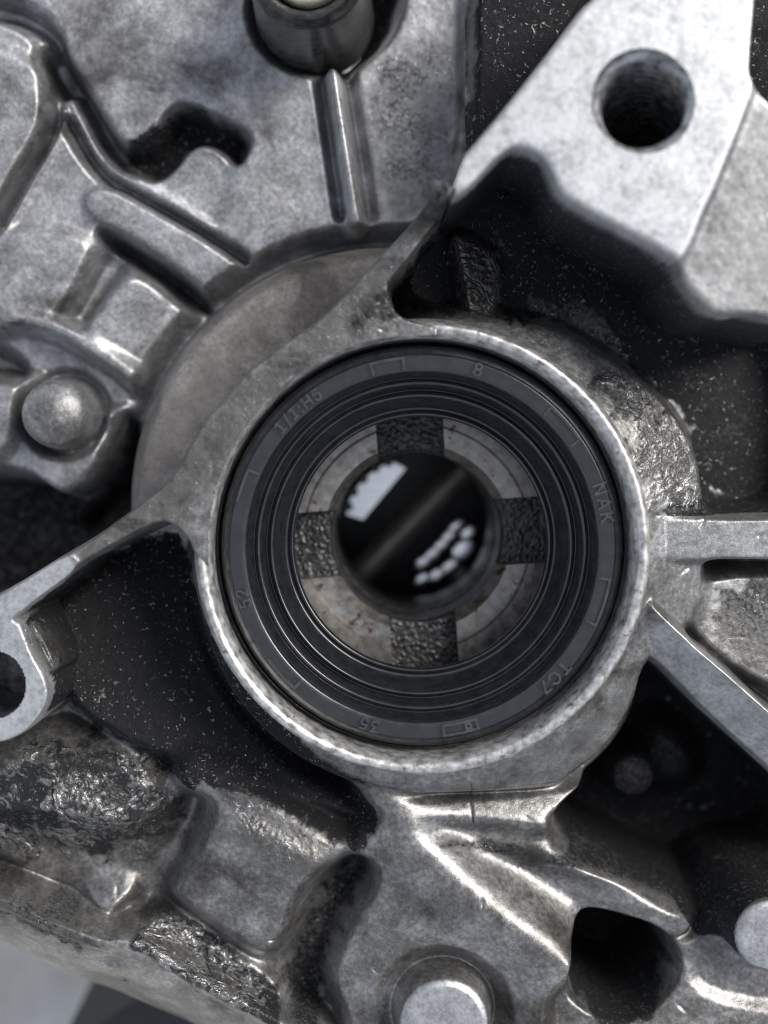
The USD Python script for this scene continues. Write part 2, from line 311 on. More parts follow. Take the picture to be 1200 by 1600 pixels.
# deep pockets
F.put([(1000, 1030), (1030, 1045), (1075, 1090), (1122, 1140), (1260, 1250), (1260, 1330), (1170, 1365), (1110, 1390), (1085, 1398), (1030, 1378), (960, 1336), (900, 1315), (872, 1290), (866, 1255), (886, 1240), (945, 1200), (992, 1140), (1012, 1080)], -42, 3.0, ref=-20)
kn = W(985, 1205, -30)[:2]; kd = np.hypot(F.X - kn[0], F.Y - kn[1])
F.H = np.maximum(F.H, np.where(kd < 5.5, -27 - 0.05 * kd ** 2 - np.clip(kd - 3.2, 0, 9) * 7, -99)); F.mark(kd < 5.4, 'knob')
F.put([(1020, 1110), (1090, 1160), (1100, 1215), (1040, 1240), (1000, 1180)], -36, 5, 'max')
F.put([(903, 1450), (918, 1433), (960, 1440), (1021, 1457), (1050, 1486), (1052, 1520), (1030, 1550), (985, 1582), (925, 1570), (888, 1535)], -40, 3.0, ref=-14)
# black hollow between the flange, the bore and the mound
F.put([(150, 885), (255, 828), (300, 880), (320, 980), (350, 1060), (420, 1150), (520, 1225), (590, 1255), (560, 1290), (430, 1230), (320, 1190), (250, 1180), (170, 1140), (110, 1100), (90, 1020), (70, 950)], F.plane((150, 950, -17), (300, 900, -20), (450, 1210, -14)), 4.0, ref=-17)
F.put([(1118, 1394), (1180, 1374), (1320, 1350), (1320, 1580), (1090, 1560), (1075, 1480)], -14.5, 2.2, ref=-14)
# raised pad, valleys
F.put([(322, 1262), (352, 1252), (430, 1275), (500, 1315), (540, 1345), (500, 1385), (472, 1421), (464, 1475), (433, 1528), (380, 1515), (320, 1470), (255, 1425), (243, 1408), (272, 1370)], F.plane((335, 1270, -9.5), (470, 1400, -9.5), (270, 1410, -12)), 5.0, name='raised_pad', ref=-9)
F.ridge([(300, 1218), (360, 1240), (450, 1290), (540, 1345)], (-10.5, -9.5), 2.6, 3.5, 'rib')
F.put([(545, 1325), (500, 1385), (452, 1468), (436, 1535), (470, 1600), (430, 1720), (520, 1720), (540, 1600), (500, 1520), (540, 1430), (590, 1350)], -21, 4.0, 'min', ref=-15)
F.put([(300, 1240), (330, 1262), (285, 1330), (265, 1385), (238, 1415), (185, 1455), (170, 1440), (225, 1385), (260, 1310)], -19, 2.5, 'min', ref=-15)
F.put([(-80, 1340), (20, 1385), (90, 1425), (160, 1455), (200, 1462), (180, 1482), (120, 1462), (0, 1412), (-80, 1380)], -21, 2.0, 'min', ref=-14)
# lower lip and wet gutter behind it
F.put([(204, 1462), (236, 1434), (272, 1438), (316, 1474), (372, 1500), (416, 1522), (446, 1556), (462, 1620), (480, 1720), (430, 1720), (420, 1588), (360, 1553), (306, 1525), (240, 1497)], -14, 2.0, ref=-11)
out = F.sdf([(-200, 1400), (0, 1478), (67, 1511), (127, 1533), (167, 1543), (213, 1563), (260, 1583), (300, 1600), (460, 1690), (600, 1800), (2000, 2600), (2000, -2000), (-200, -2000)], -26, 1)
lip = [(-80, 1385), (10, 1410), (60, 1436), (110, 1456), (163, 1477), (200, 1472), (250, 1495), (275, 1514), (333, 1548), (400, 1582), (470, 1620), (560, 1680)]
dl = F.line(lip, -9, 1, 40)
below = F.sdf([*lip, (2000, 1900), (2000, -2000), (-300, -2000), (-300, 1330)], -9) < 0
wall = -9.5 - 17 * np.clip(dl / (dl + np.clip(out, 0.01, 99)), 0, 1) ** 1.5
F.H = np.where(below, wall, F.H)
F.ridge(lip, -8.6, 0.9, 1.3, 'lip'); F.mark(below, 'rim_wall')
F.put([(150, 1500), (172, 1486), (198, 1494), (192, 1512), (165, 1520)], -13, 2.2, 'min', ref=-14)
# bosses with spot faces
bosses = []
for (bx, by, br, bz, moat, mz) in ((694, 1600, 72, -7.0, 102, -13.5), (1206, 1462, 59, -7.0, 84, -14.0)):
    c = W(bx, by, bz)[:2]; k = MM * (DIST - bz) / DIST; rr = np.hypot(F.X - c[0], F.Y - c[1])
    bosses.append((c, br * k + 1.5))
    m = 1 - sstep((rr - moat * k * 0.82) / (moat * k * 0.36)); F.H = np.minimum(F.H, F.H * (1 - m) + mz * m)
    m = 1 - sstep((rr - br * k) / 0.9); F.H = np.maximum(F.H, F.H * (1 - m) + (bz - 0.5 * sstep((rr - br * k + 1.0) / 1.0)) * m)
    F.H += 0.03 * np.sin(rr * 11) * (rr < br * k - 1)
    F.mark(rr < br * k + 0.8, 'machined_boss'); F.A['machined'] = np.maximum(F.A['machined'], 0.62 * (1 - sstep((rr - br * k + 0.6) / 0.6)))
# ribs on the right
rib1 = [(1015, 806), (1080, 805), (1320, 802), (1320, 882), (1090, 879), (1015, 876)]
F.put(rib1, -7.0, 1.4, 'max', 'rib', smooth=0)
rib2 = [(1010, 935), (1024, 948), (1075, 993), (1124, 1034), (1200, 1101), (1300, 1190), (1300, 1300), (1187, 1197), (1112, 1130), (1067, 1085), (1025, 1040), (1000, 1015)]
F.put(rib2, F.plane((1040, 965, -5.0), (1200, 1102, -5.0), (1100, 1118, -9.5)), 1.2, 'max', 'rib', ref=-7)
# rough skin of the casting and of the dried oil
# -- flange, web to the bore, lug
web = [(-120, 990), (0, 926), (62, 888), (100, 865), (137, 842), (171, 818), (215, 785), (258, 751), (280, 718), (292, 692), (317, 651), (346, 618), (388, 572), (440, 534), (500, 494), (560, 428), (608, 379), (640, 345), (672, 302), (705, 318), (690, 345), (668, 372), (640, 410), (613, 440), (612, 462), (625, 490), (655, 500), (700, 510), (661, 860), (340, 900), (303, 872), (288, 842), (268, 824), (250, 819), (208, 840), (160, 866), (128, 884), (100, 912), (60, 940), (30, 965), (-120, 1060)]
wm = F.put(web, 0.32, 0.7, name='joint_flange', smooth=1)
F.put([(-120, 1000), (0, 926), (62, 888), (92, 868), (112, 864), (124, 876), (120, 895), (100, 911), (60, 938), (36, 960), (-120, 1050)], 0.55, 0.35, name='machined_pad', smooth=2)
tab = [(-140, 960), (20, 966), (34, 968), (43, 995), (58, 1030), (74, 1056), (81, 1080), (77, 1101), (65, 1123), (45, 1146), (20, 1160), (0, 1166), (-60, 1170), (-140, 1120)]
F.put(tab, 0.3, 0.6, name='bolt_lug')
F.put([(36, 962), (52, 965), (75, 1000), (92, 1040), (88, 1056), (72, 1050), (56, 1022), (42, 990)], -3.5, 1.0, 'max', ref=-3)
lugz = 13.0
lug = [(675, 296), (682, 272), (715, 232), (750, 190), (800, 135), (850, 80), (868, 45), (890, 20), (930, -5), (1000, -90), (1190, -90), (1182, 0), (1173, 100), (1176, 122), (1200, 152), (1320, 250), (1320, 520), (1200, 498), (1175, 491), (1140, 495), (1112, 488), (1090, 468), (1069, 440), (1063, 415), (1050, 400), (975, 360), (900, 320), (873, 301), (861, 270), (850, 249), (826, 233), (805, 230), (781, 245), (750, 280), (722, 305), (697, 315), (682, 312)]
side = np.clip(F.sdf([(1190, -200), (1176, 125), (1150, 195), (1119, 272), (1087, 344), (1069, 392), (1040, 420), (1100, 560), (1500, 560), (1500, -200)], lugz, 1), -5, 99)
lz = lugz - 0.7 * sstep(np.clip(side, 0, 99) / 1.4) - 0.02 * np.clip(side, 0, 99)
dlug = F.sdf(lug, lugz, 1)
drop = np.clip(-dlug, 0, 99)
m = sstep(dlug / 0.5 + 1.0)
F.H = np.maximum(F.H, (lz - 0.3 * (1 - sstep(dlug / 0.6))) * m + F.H * (1 - m))
F.mark((dlug > -0.5) & (side <= 0), 'mounting_lug'); F.mark((dlug > -0.5) & (side > 0), 'lug_side')
F.A['machined'] = np.where(dlug > 0.0, np.where(side > 0.3, 0.28, 1.0), F.A['machined'])
# the dark outer wall beside the lug, and the hollow right of it
F.put([(742, -120), (748, 185), (700, 240), (668, 300), (690, 300), (860, 90), (930, -20), (960, -120)], -16, 2.0, ref=-10)
# a sloping wet face beside the web, a crack, dings and chips
F.put([(700, 352), (760, 378), (786, 395), (786, 500), (722, 490), (716, 430)], F.plane((706, 430, -7.5), (786, 430, -13.5), (750, 350, -13)), 2.0, ref=-11)
# -- stains, with shade of walls and recesses painted in
P = F.paint
P('grime', [(612, 440), (690, 330), (800, 240), (1060, 410), (1100, 500), (1300, 510), (1300, 800), (1110, 800), (1115, 740), (1090, 665), (960, 545), (860, 500), (790, 495), (640, 497)], 0.95, 3, -15, 3.5)
P('grime', [(745, 330), (800, 310), (835, 360), (830, 400), (790, 400), (760, 370)], 0.66, 2, -15, 2)
P('grime', [(800, 470), (880, 440), (960, 480), (1000, 540), (960, 560), (880, 510)], 0.58, 3, -15, 3)
P('grime', [(1050, 560), (1120, 500), (1180, 600), (1180, 720), (1110, 740)], 0.85, 4, -22, 3)
P('grime', [(700, 360), (760, 380), (785, 395), (785, 500), (720, 490), (715, 430)], 1.0, 2, -12, 1)
P('wet', [(700, 350), (760, 380), (785, 395), (785, 500), (720, 490), (715, 430)], 1.0, 2, -12, 1)
P('grime', [(900, 580), (1000, 570), (1075, 660), (1110, 760), (1115, 800), (1030, 800), (1000, 700)], 0.58, 3, -9, 3)
P('wet', [(920, 590), (1000, 570), (1075, 660), (1110, 760), (1115, 800), (1030, 800), (1000, 700)], 0.7, 3, -9, 2)
P('grime', [(1015, 780), (1300, 775), (1300, 806), (1015, 806)], 0.95, 1.2, -14, 0.6)  # darkens the wall above the right rib
P('grime', [(1000, 1020), (1030, 1040), (1260, 1240), (1260, 1400), (1091, 1410), (960, 1352), (872, 1305), (862, 1255), (945, 1200), (1000, 1120)], 1.15, 3, -22, 0.6)  # oil, plus the darkness of the deep pocket painted in
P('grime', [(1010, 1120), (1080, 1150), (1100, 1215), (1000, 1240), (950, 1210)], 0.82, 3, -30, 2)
P('grime', [(1040, 1230), (1190, 1230), (1200, 1365), (1150, 1392), (1118, 1408), (1050, 1400)], 1.15, 2, -32, 0.5)  # pocket wall by the boss: shade put into colour with oil
P('grime', [(1055, 1355), (1118, 1372), (1190, 1352), (1330, 1320), (1330, 1388), (1200, 1394), (1150, 1414), (1122, 1452), (1092, 1470), (1075, 1440), (1060, 1415)], 1.15, 1, -14, 0.3)  # step beside the boss: shade and oil painted as one black
P('grime', [(903, 1450), (918, 1433), (1021, 1457), (1052, 1500), (1030, 1550), (985, 1590), (925, 1580), (885, 1535)], 0.97, 2.5, -18, 1.5)  # second pocket: darkness of its depth painted in with oil
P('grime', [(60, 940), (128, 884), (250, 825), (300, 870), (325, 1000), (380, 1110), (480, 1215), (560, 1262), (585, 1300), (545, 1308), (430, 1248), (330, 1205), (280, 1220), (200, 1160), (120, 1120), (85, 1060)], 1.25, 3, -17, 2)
P('wet', [(60, 940), (250, 825), (300, 870), (380, 1110), (540, 1350), (480, 1370), (380, 1310), (280, 1250), (100, 1130)], 0.0, 3, -17, 2)
P('grime', [(-80, 1200), (110, 1150), (200, 1170), (280, 1250), (260, 1320), (180, 1340), (100, 1340), (-80, 1330)], 0.95, 4, -14, 4)
P('wet', [(-80, 1180), (110, 1150), (200, 1170), (290, 1250), (260, 1330), (180, 1350), (100, 1350), (-80, 1330)], 0.9, 4, -14, 3)
P('grime', [(-80, 1330), (60, 1380), (150, 1435), (195, 1462), (150, 1480), (0, 1420), (-80, 1400)], 0.6, 2, -14, 2)  # darker along the valley behind the lip
P('grime', [(206, 1460), (236, 1434), (272, 1438), (416, 1522), (455, 1600), (420, 1588), (306, 1525), (240, 1496)], 0.92, 1.5, -12, 1.2)
P('wet', [(206, 1460), (236, 1434), (272, 1438), (416, 1522), (455, 1600), (420, 1588), (306, 1525), (240, 1496)], 1.0, 1.5, -12, 1)
P('grime', [(545, 1320), (500, 1385), (452, 1468), (436, 1535), (470, 1640), (520, 1640), (500, 1520), (560, 1400), (590, 1340)], 0.66, 4, -17, 2)  # darker along the valley right of the pad
P('grime', [(690, 1296), (800, 1308), (900, 1330), (1000, 1365), (990, 1378), (860, 1345), (740, 1325), (680, 1312)], 0.7, 1.5, -14, 1)  # darkens the groove under the strip
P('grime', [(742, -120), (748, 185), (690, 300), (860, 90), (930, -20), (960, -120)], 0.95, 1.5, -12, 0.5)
P('grime', [(1180, -120), (1176, 110), (1200, 150), (1320, 250), (1320, -120)], 0.95, 1, -10, 0.3)  # cavity darkness right of the lug put into the colour
for poly, zz in ((web, 0.0), (tab, 0.3), (rib1, -7.0), (rib2, -7.5)):
    k = 1 - sstep((F.sdf(poly, zz, 1) - 0.1) / 0.2); F.A['grime'] *= k; F.A['wet'] *= k
k = 1 - sstep((dlug + 0.06) / 0.12); F.A['grime'] *= k; F.A['wet'] *= k
lw = 1.1 * sstep((0.04 - dlug) / 0.12) * (1 - sstep((-dlug - 4) / 3.0)) * (F.X > 6); F.A['grime'] = np.maximum(F.A['grime'], lw)  # lug wall blackened: oil and its unlit side painted together
for cc, rr_ in bosses:
    k = sstep((np.hypot(F.X - cc[0], F.Y - cc[1]) - rr_ + 1.7) / 0.3); F.A['grime'] *= k; F.A['wet'] *= k
P('grime', [(130, 850), (290, 700), (346, 618), (560, 428), (660, 320), (700, 318), (612, 440), (620, 490), (420, 620), (330, 760), (300, 870), (250, 819), (128, 884)], 0.48, 2, 0, 3.5)
P('grime', [(640, 335), (668, 296), (708, 316), (690, 345)], 0.8, 1.5, 0, 1)
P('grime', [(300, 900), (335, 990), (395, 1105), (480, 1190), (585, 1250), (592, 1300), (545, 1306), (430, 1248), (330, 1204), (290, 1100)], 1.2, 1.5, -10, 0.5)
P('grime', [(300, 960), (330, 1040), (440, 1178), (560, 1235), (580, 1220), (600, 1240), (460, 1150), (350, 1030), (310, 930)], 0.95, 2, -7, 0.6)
P('machined', [(-120, 1000), (0, 926), (92, 868), (124, 876), (100, 911), (36, 960), (-120, 1050)], 0.8, 0.6, 0)
P('grime', [(1110, 900), (1300, 890), (1300, 1180), (1200, 1090), (1090, 1000)], 0.5, 3, -14, 4)
P('grime', [(630, 440), (700, 350), (770, 400), (720, 490), (640, 485)], 1.0, 2, -12)
P('grime', [(330, 1225), (400, 1240), (540, 1335), (500, 1375), (430, 1350), (350, 1270)], 0.45, 2.5, -10, 1)
P('wet', [(330, 1225), (400, 1240), (545, 1335), (500, 1380), (430, 1350), (350, 1270)], 0.8, 2.5, -10, 1)
P('grime', [(42, 972), (52, 968), (75, 1000), (94, 1040), (88, 1056), (66, 1040), (52, 1010)], 0.6, 1, -3)
P('wet', [(42, 972), (52, 968), (75, 1000), (94, 1040), (88, 1056), (66, 1040), (52, 1010)], 1.0, 1, -3)
P('wet', [(600, 440), (640, 430), (640, 500), (590, 505), (540, 520), (560, 470)], 0.8, 2, 0, 1)
P('grime', [(600, 440), (640, 430), (640, 500), (590, 505), (540, 520), (560, 470)], 0.75, 2, 0, 1)
P('grime', [(1010, 1035), (1000, 1110), (960, 1180), (890, 1233), (760, 1248), (640, 1246), (600, 1225), (700, 1215), (820, 1180), (920, 1110), (985, 1030)], 0.40, 2, -8, 3)
P('machined', tab, 0.9, 0.5, 0)
P('machined', [(1015, 806), (1320, 802), (1320, 882), (1015, 876)], 0.3, 1, -7, 1)
P('machined', [(1024, 948), (1124, 1034), (1300, 1190), (1300, 1300), (1067, 1085), (1010, 1020)], 0.3, 1, -7, 1)
for poly, sg_ in (([(570, 1250), (700, 1262), (866, 1262), (890, 1322), (1080, 1425), (1060, 1448), (930, 1424), (892, 1440), (862, 1500), (760, 1440), (640, 1345)], 5), ([(230, 1215), (330, 1225), (560, 1310), (545, 1400), (470, 1500), (445, 1560), (380, 1505), (180, 1450)], 5)):
    mk = sstep(F.sdf(poly, -10) / 2.5 + 0.5); F.H = F.H * (1 - mk) + ndimage.gaussian_filter(F.H, sg_) * mk
F.A['wet'] *= 0.25 + 0.75 * sstep((F.noise(5, 61, 3) + 0.16) / 0.3)
P('wet', [(700, 350), (760, 380), (787, 395), (787, 502), (720, 492), (712, 430)], 1.0, 2, -11, 1)
P('wet', [(960, 640), (1040, 620), (1085, 680), (1110, 770), (1112, 800), (1030, 800), (1000, 700)], 0.75, 3, -9, 3)
g, wt = F.A['grime'], F.A['wet']
flat = np.clip(F.A['machined'] * 1.2, 0, 1)
F.H = ndimage.gaussian_filter(F.H, 1.1)
n1, n2 = F.noise(1.5, 11, 3), F.noise(0.55, 17, 2)
rid = 0.25 - np.abs(F.noise(1.3, 23, 3))
patch = sstep((F.noise(6, 51, 3) + 0.25) / 0.4)
rs = np.random.RandomState(4)
for k in range(150):
    x, y = rs.uniform(-10, 1210), rs.uniform(280, 1600); c = W(x, y, -9)[:2]; a = rs.uniform(0, 3.14); L1, L2 = rs.uniform(0.25, 1.0), rs.uniform(0.12, 0.3)
    j0, i0 = int((c[1] - F.o[1]) / F.step), int((c[0] - F.o[0]) / F.step); sl = (slice(max(j0 - 9, 0), j0 + 10), slice(max(i0 - 9, 0), i0 + 10))
    dx, dy = F.X[sl] - c[0], F.Y[sl] - c[1]; u, w = dx * math.cos(a) + dy * math.sin(a), dy * math.cos(a) - dx * math.sin(a)
    F.H[sl] -= (1 - flat[sl]) * np.clip(1 - g[sl], 0, 1) * rs.uniform(0.12, 0.35) * np.exp(-(u / L1) ** 2 - (w / L2) ** 2)
dd = F.line([(734, 1218), (737, 1236), (736, 1256), (740, 1288)], -10); F.H -= 0.2 * (1 - sstep(dd / 0.3)); F.A['grime'] = np.maximum(g, 0.7 * (1 - sstep(dd / 0.3))); g = F.A['grime']
F.H += (1 - flat) * (0.10 * n1 + 0.04 * n2) + g * (0.12 * n1 + 0.07 * n2 * patch) + wt * (0.5 * rid * patch + 0.26 * n2)
# -- openings
hole = W(1005, 158, lugz)[:2]; hr = 79 * MM * (DIST - lugz) / DIST
tabc = W(-14, 1070, 0.3)[:2]; tr = 54 * MM
dropline = F.sdf([*web[:21], (742, 196), (744, -160), (2000, -160), (2000, 2000), (-200, 2000), (-200, 1030)], 0, 0)
keep = (dropline > -0.25) & (out > -0.2) & (R > np.where(wm > 0.6, 28.5, 29.9)) & (np.hypot(F.X - hole[0], F.Y - hole[1]) > hr) & (np.hypot(F.X - tabc[0], F.Y - tabc[1]) > tr)
F.H = np.where((dropline < 0.0) , np.minimum(F.H, -12), F.H)
F.H = np.where((out < 0.05), -40, F.H)
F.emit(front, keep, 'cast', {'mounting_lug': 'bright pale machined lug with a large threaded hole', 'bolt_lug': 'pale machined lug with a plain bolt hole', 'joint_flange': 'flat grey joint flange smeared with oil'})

# -- lathes
def lathe(profile, n=256, c=C0, wob=0.0, seed=0):
    p = np.array(profile, float); t = np.linspace(0, 2 * np.pi, n, endpoint=False)
    v = np.zeros((len(p), n, 3)); r = p[:, 0][:, None] * np.ones(n)
    v[..., 0], v[..., 1], v[..., 2] = c[0] + r * np.cos(t), c[1] + r * np.sin(t), p[:, 1][:, None]
    if wob:
        k = meshkit.fbm(v * 1.1, 3, seed) - 0.5; v[..., 2] += wob * k; v[..., :2] += (wob * k)[..., None] * 0.5
    i = np.arange(n); j = (i + 1) % n; f = []
    for a in range(len(p) - 1):
        f.append(np.stack([a * n + i, a * n + j, (a + 1) * n + j, (a + 1) * n + i], 1))
    f = np.vstack(f); return trimesh.Trimesh(v.reshape(-1, 3), np.vstack([f[:, [0, 1, 2]], f[:, [0, 2, 3]]]), process=False)
def arcs(p, n=5):
    """rounds the corners of a profile given as (r, z, radius)"""
    o = []
    for i, q in enumerate(p):
        if len(q) < 3 or i in (0, len(p) - 1): o.append(np.array(q[:2], float)); continue
        a, b, c, rad = np.array(p[i - 1][:2], float), np.array(q[:2], float), np.array(p[i + 1][:2], float), q[2]
        u, w = a - b, c - b; k = min(rad, 0.48 * np.linalg.norm(u), 0.48 * np.linalg.norm(w)); s, e = b + u / np.linalg.norm(u) * k, b + w / np.linalg.norm(w) * k
        for t in np.linspace(0, 1, n): o.append((1 - t) ** 2 * s + 2 * t * (1 - t) * b + t * t * e)
    return o
obj('seal_boss', lathe(arcs([(31.6, -22), (30.9, -4), (30.3, -0.7, 0.6), (29.8, 0.2, 0.7), (28.9, 0.05, 0.5), (28.25, -1.2, 0.5), (28.05, -16)]), 384, wob=0.14, seed=5), 'rim', front, True, 'worn bare metal rim of the seal bore')
# threaded hole in the lug: its axis leans
def thread(c, r, z0, z1, pitch, lean, depth, n=96):
    per = 6; m = int((z0 - z1) / pitch * per); t = np.linspace(0, 2 * np.pi, n, endpoint=False)
    zz = np.linspace(z0, z1, m)[:, None] * np.ones(n)
    ph = ((zz - z0) / pitch + t / (2 * np.pi)) % 1
    rr = r - depth * (0.5 - np.abs(ph - 0.5)) * 2 * np.clip((z0 - zz) / 0.8, 0, 1)
    k = (z0 - zz)
    v = np.stack([c[0] + rr * np.cos(t) + lean[0] * k, c[1] + rr * np.sin(t) + lean[1] * k, zz], -1)
    i = np.arange(n); j = (i + 1) % n
    f = np.vstack([np.stack([a * n + i, a * n + j, (a + 1) * n + j, (a + 1) * n + i], 1) for a in range(m - 1)])
    f = np.vstack([f[:, [0, 1, 2]], f[:, [0, 2, 3]]])
    vv = np.vstack([v.reshape(-1, 3), v[-1].mean(0)[None]]); cap = np.stack([(m - 1) * n + i, (m - 1) * n + j, np.full(n, m * n)], 1)
    return trimesh.Trimesh(vv, np.vstack([f, cap]), process=False)
obj('threaded_bore', thread(hole, hr + 0.12, lugz - 0.02, lugz - 42, 2.1, (0.15, -0.10), 1.25), 'thread', front, 30, 'dark threaded hole with oily thread turns')
obj('bolt_hole', lathe([(tr + 0.15, 0.25), (tr + 0.02, 0.0), (tr, -0.4), (tr - 0.1, -18), (0.01, -18)], 96, tabc), 'bore', front, 40)

# ================================================================== OIL SEAL
seal = thing('oil_seal', 'black rubber shaft oil seal with moulded markings, pressed into the round metal bore', 'seal')
prof = arcs([(28.1, -7.5), (27.5, -7.5), (27.25, -4.2, 0.6), (26.8, -3.5, 0.5), (26.15, -3.3, 0.3), (26.0, -3.0, 0.15), (24.6, -3.0)], 6)
prof += list(chaikin(np.array([(24.4, -3.0), (23.75, -3.15), (23.45, -5.6), (22.95, -6.6), (22.45, -5.4), (21.95, -6.0), (21.75, -8.2), (21.2, -8.6), (20.85, -7.3), (20.35, -7.6), (20.0, -9.8), (19.3, -11.6), (18.6, -11.9), (18.2, -10.9), (17.75, -11.2), (17.7, -12.8), (19.2, -16.5), (22, -17)]), False, 3))
obj('rubber_body', lathe(prof, 384), 'rubber', seal, True)
FACE = -3.0
def arc_pad(r0, r1, a0, a1, z0, z1, n=14):
    t = np.radians(np.linspace(a0, a1, n)); ring = []
    for r, z in ((r0, z0), (r0, z1), (r1, z1), (r1, z0)):
        ring.append(np.stack([C0[0] + r * np.cos(t), C0[1] + r * np.sin(t), np.full(n, z)], 1))
    v = np.vstack(ring); f = []
    for a in range(4):
        b = (a + 1) % 4
        for i in range(n - 1): f += [[a * n + i, a * n + i + 1, b * n + i + 1], [a * n + i, b * n + i + 1, b * n + i]]
    for i in (0, n - 1): f += [[i, n + i, 2 * n + i], [i, 2 * n + i, 3 * n + i]]
    m = trimesh.Trimesh(v, f); m.fix_normals(); return m
def frame(a0, a1, r0, r1, sides):
    """a raised rectangle outline in the seal face; sides: which of its four strips show"""
    p = []; w = 0.34; dw = math.degrees(w / 25)
    if 'o' in sides: p.append(arc_pad(r1 - w, r1, a0, a1, FACE - 0.1, FACE + 0.4))
    if 'i' in sides: p.append(arc_pad(r0, r0 + w, a0, a1, FACE - 0.1, FACE + 0.4))
    if 'a' in sides: p.append(arc_pad(r0, r1, a0, a0 + dw, FACE - 0.1, FACE + 0.42, 3))
    if 'b' in sides: p.append(arc_pad(r0, r1, a1 - dw, a1, FACE - 0.1, FACE + 0.42, 3))
    return trimesh.util.concatenate(p)
def ang(px, py): q = W(px, py, FACE)[:2] - C0; return math.degrees(math.atan2(q[1], q[0]))
for pa, pb, sides in (((632, 560), (577, 570), 'oab'), ((385, 730), (368, 785), 'oa'), ((412, 1035), (458, 1080), 'ob'), ((905, 690), (855, 640), 'oab'), ((945, 985), (962, 905), 'oab'), ((692, 1150), (750, 1138), 'oabi')):
    a0, a1 = sorted((ang(*pa) % 360, ang(*pb) % 360))
    if a1 - a0 > 180: a0, a1 = a1, a0 + 360
    obj('mould_mark', frame(a0, a1, 24.15, 25.85, sides), 'rubber_mark', seal, False)
def arc_text(s, a_mid, h, rb, gap=1.12):
    """one raised character after another, clockwise, tops outwards"""
    h *= 1.12; ms = [meshkit.text_mesh(ch, h, 0.62, bold=True) for ch in s]; wd = [m.extents[0] if ch not in '.:' else h * 0.25 for m, ch in zip(ms, s)]
    tot = sum(wd) + (len(s) - 1) * h * 0.22; at = -tot / 2; res = []
    for m, w in zip(ms, wd):
        m = m.copy(); m.apply_translation([-m.bounds[0][0] - w / 2, 0, 0])
        a = math.radians(a_mid - math.degrees((at + w / 2) / rb)); at += w + h * 0.22
        ca, sa_ = math.cos(a - math.pi / 2), math.sin(a - math.pi / 2)
        T = np.eye(4); T[:2, :2] = [[ca, -sa_], [sa_, ca]]; T[:3, 3] = [C0[0] + rb * math.cos(a), C0[1] + rb * math.sin(a), FACE - 0.03]
        m.apply_transform(T); res.append(m)
    return res
for s, p, h in (('NAK', (945, 785), 1.55), ('TC7', (880, 1070), 1.5), ('35', (577, 1133), 1.4), ('52', (379, 935), 1.4), ('8', (748, 573), 1.5), ('1/1:H5', (463, 638), 1.4)):
    for m in arc_text(s, ang(*p), h, 24.3): obj('raised_character', m, 'rubber_mark', seal, False)
sq = W(733, 1138, FACE)[:2]; aq = ang(733, 1138)
obj('raised_character', frame(aq - 1.1, aq + 1.1, 24.5, 25.5, 'oiab'), 'rubber_mark', seal, False)

# ================================================================== SLOTTED HUB AND DIFFERENTIAL INSIDE
hub = thing('slotted_hub', 'worn steel hub end with four slots, deep inside the black seal', 'hub')
ZH = -23.0; hc = W(652, 841, ZH)[:2]
prof = arcs([(22.5, ZH - 9), (22.5, ZH - 4.6), (12.9, ZH - 4.6), (12.6, ZH - 4.9), (12.5, ZH - 12), (12.8, ZH - 12.4), (12.8, ZH - 14), (12.4, ZH - 14.4), (12.4, ZH - 17), (12.8, ZH - 17.4), (12.8, ZH - 19), (12.4, ZH - 19.4), (12.4, ZH - 30)])
obj('sleeve', lathe(prof, 160, hc), 'bore', hub, 30)
sl = []
for k, mid in enumerate((94, 184, 274, 364)):
    a0, a1 = mid + 17.5, mid + 72.5
    rr0, rr1 = [(20.6, ZH - 6), (20.6, ZH - 0.2), (20.3, ZH), (17.0, ZH), (16.6, ZH - 0.55), (13.9, ZH - 0.6), (12.7, ZH - 1.9), (12.6, ZH - 7)], None
    n = 90
    # slot walls run parallel, so the land is wider at the outside
    v = []
    for r, z in rr0:
        hw = 52.5 * MM * (DIST - ZH) / DIST
        b0, b1 = mid + math.degrees(math.asin(hw / r)), mid + 90 - math.degrees(math.asin(hw / r))
        tt = np.radians(np.linspace(b0, b1, n)); v.append(np.stack([hc[0] + r * np.cos(tt), hc[1] + r * np.sin(tt), np.full(n, z)], 1))
    m_ = len(rr0); v = np.vstack(v); f = []
    for a in range(m_ - 1):
        for i in range(n - 1): f += [[a * n + i, a * n + i + 1, (a + 1) * n + i + 1], [a * n + i, (a + 1) * n + i + 1, (a + 1) * n + i]]
    for i in (0, n - 1):
        for a in range(1, m_ - 1): f.append([i, a * n + i, (a + 1) * n + i] if i else [i, (a + 1) * n + i, a * n + i])
    obj('dog_tooth', trimesh.Trimesh(v, f, process=False), 'steel', hub, 25, ('scratched bright land of the hub', 'rust-speckled land of the hub', 'rusty bright land of the hub', 'dull brown land of the hub')[[1, 0, 2, 3][k]] if False else None)
